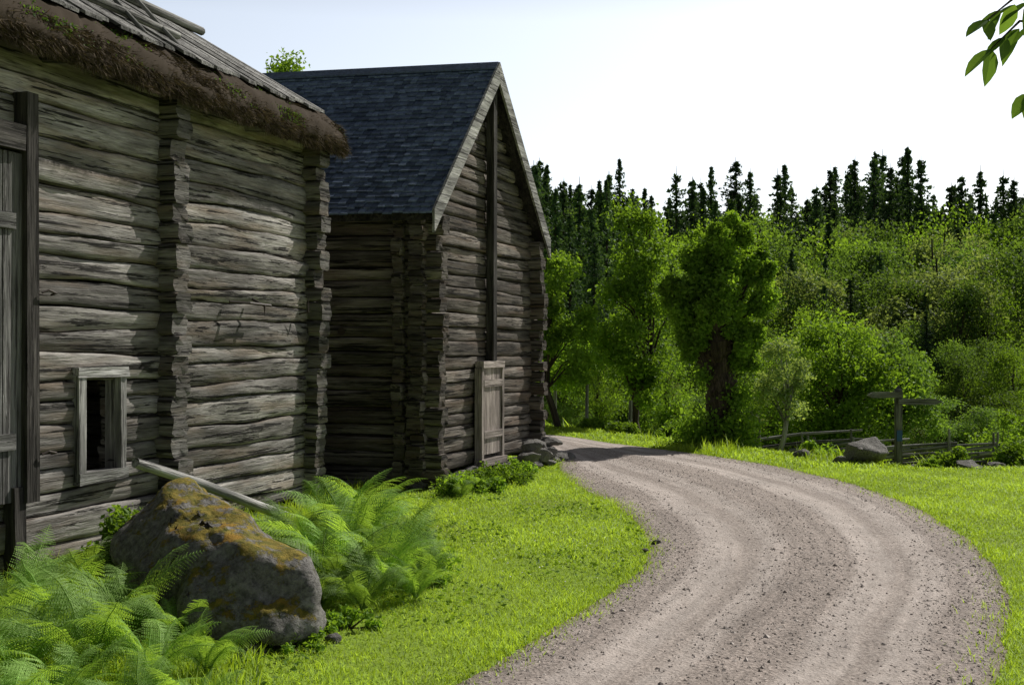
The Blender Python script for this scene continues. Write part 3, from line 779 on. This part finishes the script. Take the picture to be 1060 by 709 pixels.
for k in range(50):
    X=rf.choice([-1,1])*rf.uniform(50,110); D=rf.uniform(40,110); inst('forest_tree',SM[k%4],(X,D,float(terr(X,D))),k,rf.uniform(.9,1.2),FO)
for k in range(30):
    X=rf.uniform(-50,-4); D=rf.uniform(50,90); inst('forest_tree',(SM+DM)[k%10],(X,D,float(terr(X,D))),k,rf.uniform(.7,.95),FO)
for (x,ty,D,k) in ((575,182,48,0),(600,172,52,1),(628,188,50,2),(650,190,56,3),(590,205,44,1),(612,200,46,4),(700,162,72,2),(728,182,70,0),(805,164,75,1),(845,180,70,3),(615,230,42,3),(560,190,46,2),(905,146,78,2),(922,158,76,4),(940,140,80,0),(1015,160,75,1),(1050,172,70,3)):
    put(SM[k],x,D,ty,13,wx=1.05)
x=650
while x<1130:
    for D,ty in ((66,212),(58,235),(50,262),(43,295),(37,330)):
        kk=rf.integers(0,6)
        put(DM[kk],x+rf.uniform(-18,18),D+rf.uniform(-3,3),ty+rf.uniform(-24,24)+(8 if x<720 else 0)-(10 if x>960 else 0),8,wx=rf.uniform(.7,1.05))
        if rf.uniform()<.4: put(SM[rf.integers(0,5)],x+rf.uniform(-18,18),D+3,ty+rf.uniform(-25,5),13,wx=1.1)
    x+=30
for (x,ty,D,k) in ((985,222,46,3),(1010,240,42,3),(960,235,48,3),(870,205,60,1),(900,215,58,4),(1060,225,44,0),(850,312,31,1),(885,318,32,4),(915,335,31,2),(830,330,33,0),(870,345,29,4),(1000,345,33,2),(950,350,34,5),(1040,330,32,1),(800,345,31,5),(760,330,34,0),(590,300,33,1),(560,320,36,2),(620,340,32,5),(640,330,36,4),(690,330,30,5)):
    put(DM[k],x,D,ty,8,wx=1.05 if k==3 else .95)
for k in range(46):
    x=rf.uniform(560,1120); put(DM[rf.integers(0,6)],x,rf.uniform(28.5,36),rf.uniform(385,410),8,wx=1.5)

def tree(name,mb,loc,mats,rz=0): return inst(name,mb.mesh(name,mats),loc,rz)
tree('birch_tree',deciduous(301,8.9,1.15,3,30,14000,.10,.12),G(288,27),[M_LEAF,M_BARK])
tree('ash_tree',deciduous(302,5.6,1.25,.5,44,15000,.10,.12),G(662,26),[M_LEAF,M_BARK])
tree('ash_tree',deciduous(303,4.3,.85,.3,22,8000,.10,.08),G(578,25),[M_LEAF,M_BARK])
M_BIRCH=wood('pale_bark',(.25,.24,.22),(.6,.58,.55),.5)
tree('apple_tree',deciduous(304,2.5,.65,.8,14,3500,.075,.06),G(806,21.5),[M_LEAFG,M_BIRCH])
tree('hazel_tree',deciduous(305,3.6,1.5,.2,40,15000,.10,.09),G(862,26),[M_LEAF,M_BARK])
tree('hazel_tree',deciduous(306,3.3,1.2,.2,30,9000,.10,.08),G(925,27),[M_LEAFD,M_BARK])
r=np.random.default_rng(9); mb=MB()
n=26; t=np.linspace(0,1,n)
ctr=np.stack([.10*np.sin(t*4),.05*np.sin(t*5),t*2.3],1)
tube(mb,ctr,.27-.07*t+.12*np.exp(-t*9)+.05*np.exp(-((t-.8)/.1)**2)+.04*np.exp(-((t-.45)/.06)**2)+wob(r,t*9,.02),14,.4,mat=1,noise=.15,rng=r)
tube(mb,[(.05,0,1.0),(-.20,0,1.5),(-.42,.05,2.1)],[.15,.12,.09],10,.4,mat=1,noise=.15,rng=r)
tube(mb,[(.05,0,1.3),(.25,0,1.8),(.40,.05,2.4)],[.13,.10,.08],10,.4,mat=1,noise=.15,rng=r)
lob=[(.1,0,3.15,.70),(.35,.1,3.55,.50),(-.30,0,2.95,.50),(-.62,0,2.35,.40),(.5,0,2.75,.48),(.2,-.2,3.85,.36),(-.1,.3,3.5,.42),(-.1,-.3,2.45,.45),(.74,.1,3.3,.33),(.60,.0,2.1,.32),(-.80,.1,2.8,.26),(-.45,-.1,1.9,.3),(.25,-.25,1.9,.28),(.85,0,2.75,.22),(-.40,.1,3.35,.22),(.45,-.1,1.55,.22)]
for (x,y,z,rr_) in lob:
    tube(mb,[(0,0,1.9),(x*.5,y*.5,(z+1.9)/2),(x,y,z)],[.07,.05,.02],5,.4,mat=1,cap=False)
    for q in range(7):
        v=r.normal(size=3); v/=np.linalg.norm(v); c=np.array([x,y,z])+v*rr_*.75; m=440; tb=r.uniform(.1,.7)
        p=r.normal(size=(m,3)); p/=np.linalg.norm(p,axis=1)[:,None]; p*=(r.uniform(0,1,m)**.5)[:,None]*rr_*.5*r.uniform(.6,1.2); p+=c+r.normal(0,.03,(m,3))
        leaves(mb,p,.085,np.clip(tb+r.normal(0,.15,m),0,1),0,r,.6)
for (x,z,rr_,m) in ((.35,.35,.5,1900),(-.45,.25,.45,1400),(.36,.95,.30,800),(0,.2,.5,1200),(-.3,1.3,.18,300),(.33,1.6,.2,300)):
    p=r.normal(size=(m,3))*rr_*.45+np.array([x,-.15,z]); p[:,2]=np.abs(p[:,2]); leaves(mb,p,.08,np.clip(r.normal(.45,.2,m),0,1),0,r,.6)
tree('pollard_tree',mb,G(742,21),[M_LEAF,M_BARK])

# overhanging branch tree (right, outside frame)
r=np.random.default_rng(15); mb=MB()
n=14;t=np.linspace(0,1,n)
trunk=np.stack([3.2+.15*np.sin(t*3),3.3+.05*np.sin(t*5),t*4.6],1); tube(mb,trunk,.09*(1-.7*t)+.01,9,.5,mat=1,noise=.05)
def bleaf(c,d,nr_,L,ti):
    d=d/np.linalg.norm(d); s=np.cross(d,nr_); s/=np.linalg.norm(s); nn=np.cross(s,d)
    ts=[0,.15,.35,.6,.82,1.0]; ws=[0,.16,.24,.22,.12,0]; V=[];F=[]
    for a_,w in zip(ts,ws):
        b=c+d*L*a_-nn*L*.12*a_*a_
        V+= [b-s*w*L+nn*w*L*.25,b,b+s*w*L+nn*w*L*.25]
    for q in range(5): F+= [[3*q,3*q+1,3*q+4,3*q+3],[3*q+1,3*q+2,3*q+5,3*q+4]]
    mb.add(V,F,ti)
def twig(a,b,nl,L=.085,rad=.004):
    a=np.array(a,float);b=np.array(b,float); m=(a+b)/2+np.array([0,0,.04]); pts=[a,m,b]; tube(mb,pts,[rad*1.5,rad,.0015],5,.5,mat=1,cap=False)
    for q in range(nl):
        u=(q+1)/nl; p=(1-u)**2*a+2*u*(1-u)*m+u*u*b if nl>1 else b
        for sd in (-1,1):
            d=(b-a)/np.linalg.norm(b-a)*.55+np.array([sd*.5*r.uniform(.4,1),r.uniform(-.5,.5),-.35-.3*r.uniform()]); bleaf(p,d,np.array([r.uniform(-.5,.5),-.5,1.]),L*r.uniform(.8,1.2),r.uniform(.0,.5))
D=3.2
tube(mb,[(3.2,3.3,3.4),(2.5,3.2,3.1),(1.85,3.2,2.80),(1.52,3.2,2.72)],[.03,.018,.007,.002],6,.5,mat=1,cap=False)
twig(P(1080,-5,D),P(1022,12,D),4,.09); twig(P(1085,15,D),P(1026,42,D),4,.09); twig(P(1110,70,D),P(1066,88,D),2,.085)
for k in range(26):
    a=np.array([r.uniform(1.75,3.6),r.uniform(2.6,4.2),r.uniform(3.0,4.8)]); 
    if a[0]/a[1]<.56: continue
    twig(a,a+np.array([-.15+r.uniform(-.2,.2),r.uniform(-.2,.2),-.12]),4)
    tube(mb,[(3.25,3.3,min(4.4,a[2]+.1)),a],[.014,.006],4,.5,mat=1,cap=False)
mb.obj('rowan_tree',[M_LEAFD,M_BARK])

# ---------------------------------------------------------------- signpost, fence, rocks
S=empty('wooden_signpost',G(930,19.5))
mb=MB(); box(mb,(-.05,-.05,-.2),(.05,.05,1.38),.0,axis=2,jit=.006)
v=[(-.06,-.06,1.36),(.06,-.06,1.36),(.06,.06,1.36),(-.06,.06,1.36),(0,0,1.46)]; mb.add(v,[[0,1,4],[1,2,4],[2,3,4],[3,0,4]],.5)
mb.obj('post',M_BOARD,False,S)
def arm(x0,x1,z,tip,y,nm,tilt):
    mb=MB(); h=.05; t=.014
    o=[(x0,z-h),(x1,z-h),(tip,z),(x1,z+h),(x0,z+h)]
    o=[(a,b+tilt*(a-x0)) for a,b in o]
    V=[(a,y-t,b) for a,b in o]+[(a,y+t,b) for a,b in o]
    mb.add(V,[[0,1,3,4],[9,8,6,5]],.2); mb.add(V,[[1,2,3],[8,7,6]],.2); mb.add(V,[[q,q+5,(q+1)%5+5,(q+1)%5] for q in range(5)],.2)
    mb.obj(nm,M_BOARD,False,S)
arm(.05,-.46,1.30,-.55,-.07,'arm_left',.02); arm(-.02,.60,1.18,.71,-.068,'arm_right',0.0)
mb=MB(); box(mb,(-.045,-.068,.52),(.045,-.056,.70),.5); mb.obj('trail_marker',M_BLUE,False,S)
o=inst('granite_rock',rndrock(44,'granite_rock',.75),G(900,17.6,.12),.4,(.46,.42,.40))
for k,(x,D,s) in enumerate(((948,18.0,.14),(1005,17.2,.24),(1030,17.4,.18),(830,18.5,.15),(870,17.4,.13))): inst('granite_rock',ROCKS[k],G(x,D,.04),k,s)
FE=empty('roundpole_fence'); mb=MB(); r=np.random.default_rng(12)
for k in range(15):
    x0=4.6+k*.85; D0=21.6-.09*k*.85; z0_=float(terr(x0,D0))
    for dy in (-.06,.06): tube(mb,[(x0,D0+dy,z0_-.1),(x0+r.normal(0,.03),D0+dy,z0_+r.uniform(.6,.8))],[.028,.02],6,r.uniform(.2,.8))
    for q in range(3):
        z1=z0_+.1+q*.16; tube(mb,[(x0-.3,D0,z1-.10),(x0+.8,D0,z1+.04),(x0+1.9,D0-.1,z1+.12)],[.035,.032,.02],7,r.uniform(.2,.8),noise=.06)
mb.obj('rails_and_stakes',M_BOARD,True,FE)
FE=empty('fence_posts'); mb=MB()
for k,(x,D) in enumerate(((607,25.5),(652,25),(574,26.5),(842,24.5))):
    p=G(x,D); h=[1.25,.9,1.1,.7][k]; tube(mb,[(p[0],p[1],p[2]-.1),(p[0]+.02,p[1],p[2]+h)],[.045,.035],7,.6,noise=.08)
mb.obj('posts',M_BOARD,True,FE)

# ---------------------------------------------------------------- light, sky, camera
AZ=math.radians(43); EL=math.radians(43)
sdir=Vector((math.sin(AZ)*math.cos(EL),math.cos(AZ)*math.cos(EL),math.sin(EL)))
sun=bpy.data.lights.new('sun','SUN'); sun.energy=5.0; sun.angle=math.radians(.5); sun.color=(1,.96,.88)
so=bpy.data.objects.new('sun',sun); COL.objects.link(so); so.rotation_euler=sdir.to_track_quat('Z','Y').to_euler(); so.location=(20,20,30)
w=bpy.data.worlds.new('World'); scene.world=w; w.use_nodes=True; nt=w.node_tree
for n in list(nt.nodes): nt.nodes.remove(n)
sky=N(nt,'ShaderNodeTexSky'); sky.sky_type='NISHITA'; sky.sun_disc=False; sky.sun_elevation=EL; sky.sun_rotation=AZ; sky.dust_density=1.5; sky.air_density=1.0; sky.ozone_density=1
hs=N(nt,'ShaderNodeHueSaturation'); hs.inputs['Saturation'].default_value=.5
tc=N(nt,'ShaderNodeTexCoord'); sp=N(nt,'ShaderNodeSeparateXYZ'); nt.links.new(tc.outputs['Generated'],sp.inputs[0])
elev_dim=ramp(nt,sp.outputs[2],[(0,1.0),(.27,1.0),(.40,.35),(1,.22)])  # added dimming of the sky above the view, lowers fill light
# added sky dimming opposite the sun's side, to cut fill on the walls
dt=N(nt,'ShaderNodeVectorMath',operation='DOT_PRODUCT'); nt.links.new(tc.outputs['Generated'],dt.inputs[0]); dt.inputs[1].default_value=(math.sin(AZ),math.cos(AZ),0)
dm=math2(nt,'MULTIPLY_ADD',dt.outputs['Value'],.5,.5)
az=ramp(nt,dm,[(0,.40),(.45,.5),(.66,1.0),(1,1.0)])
sky_dim=mix(nt,hs.outputs[0],elev_dim,1,'MULTIPLY'); sky_dim=mix(nt,sky_dim,az,1,'MULTIPLY')
sky_dim2=mix(nt,sky_dim,(1.1,1.1,1.1),1,'MULTIPLY')
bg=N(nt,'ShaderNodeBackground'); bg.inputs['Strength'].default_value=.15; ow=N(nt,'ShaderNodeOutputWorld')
nt.links.new(sky.outputs[0],hs.inputs['Color']); nt.links.new(sky_dim2,bg.inputs['Color']); nt.links.new(bg.outputs[0],ow.inputs[0])
cam=bpy.data.cameras.new('camera'); cam.lens=40.75; cam.sensor_width=36; cam.clip_end=3000; cam.clip_start=.05
co=bpy.data.objects.new('camera',cam); COL.objects.link(co); co.location=(0,0,1.75); co.rotation_euler=(math.radians(90),0,0); cam.shift_y=.004
scene.camera=co
scene.view_settings.view_transform='Standard'; scene.view_settings.look='None'; scene.view_settings.exposure=0; scene.view_settings.gamma=1
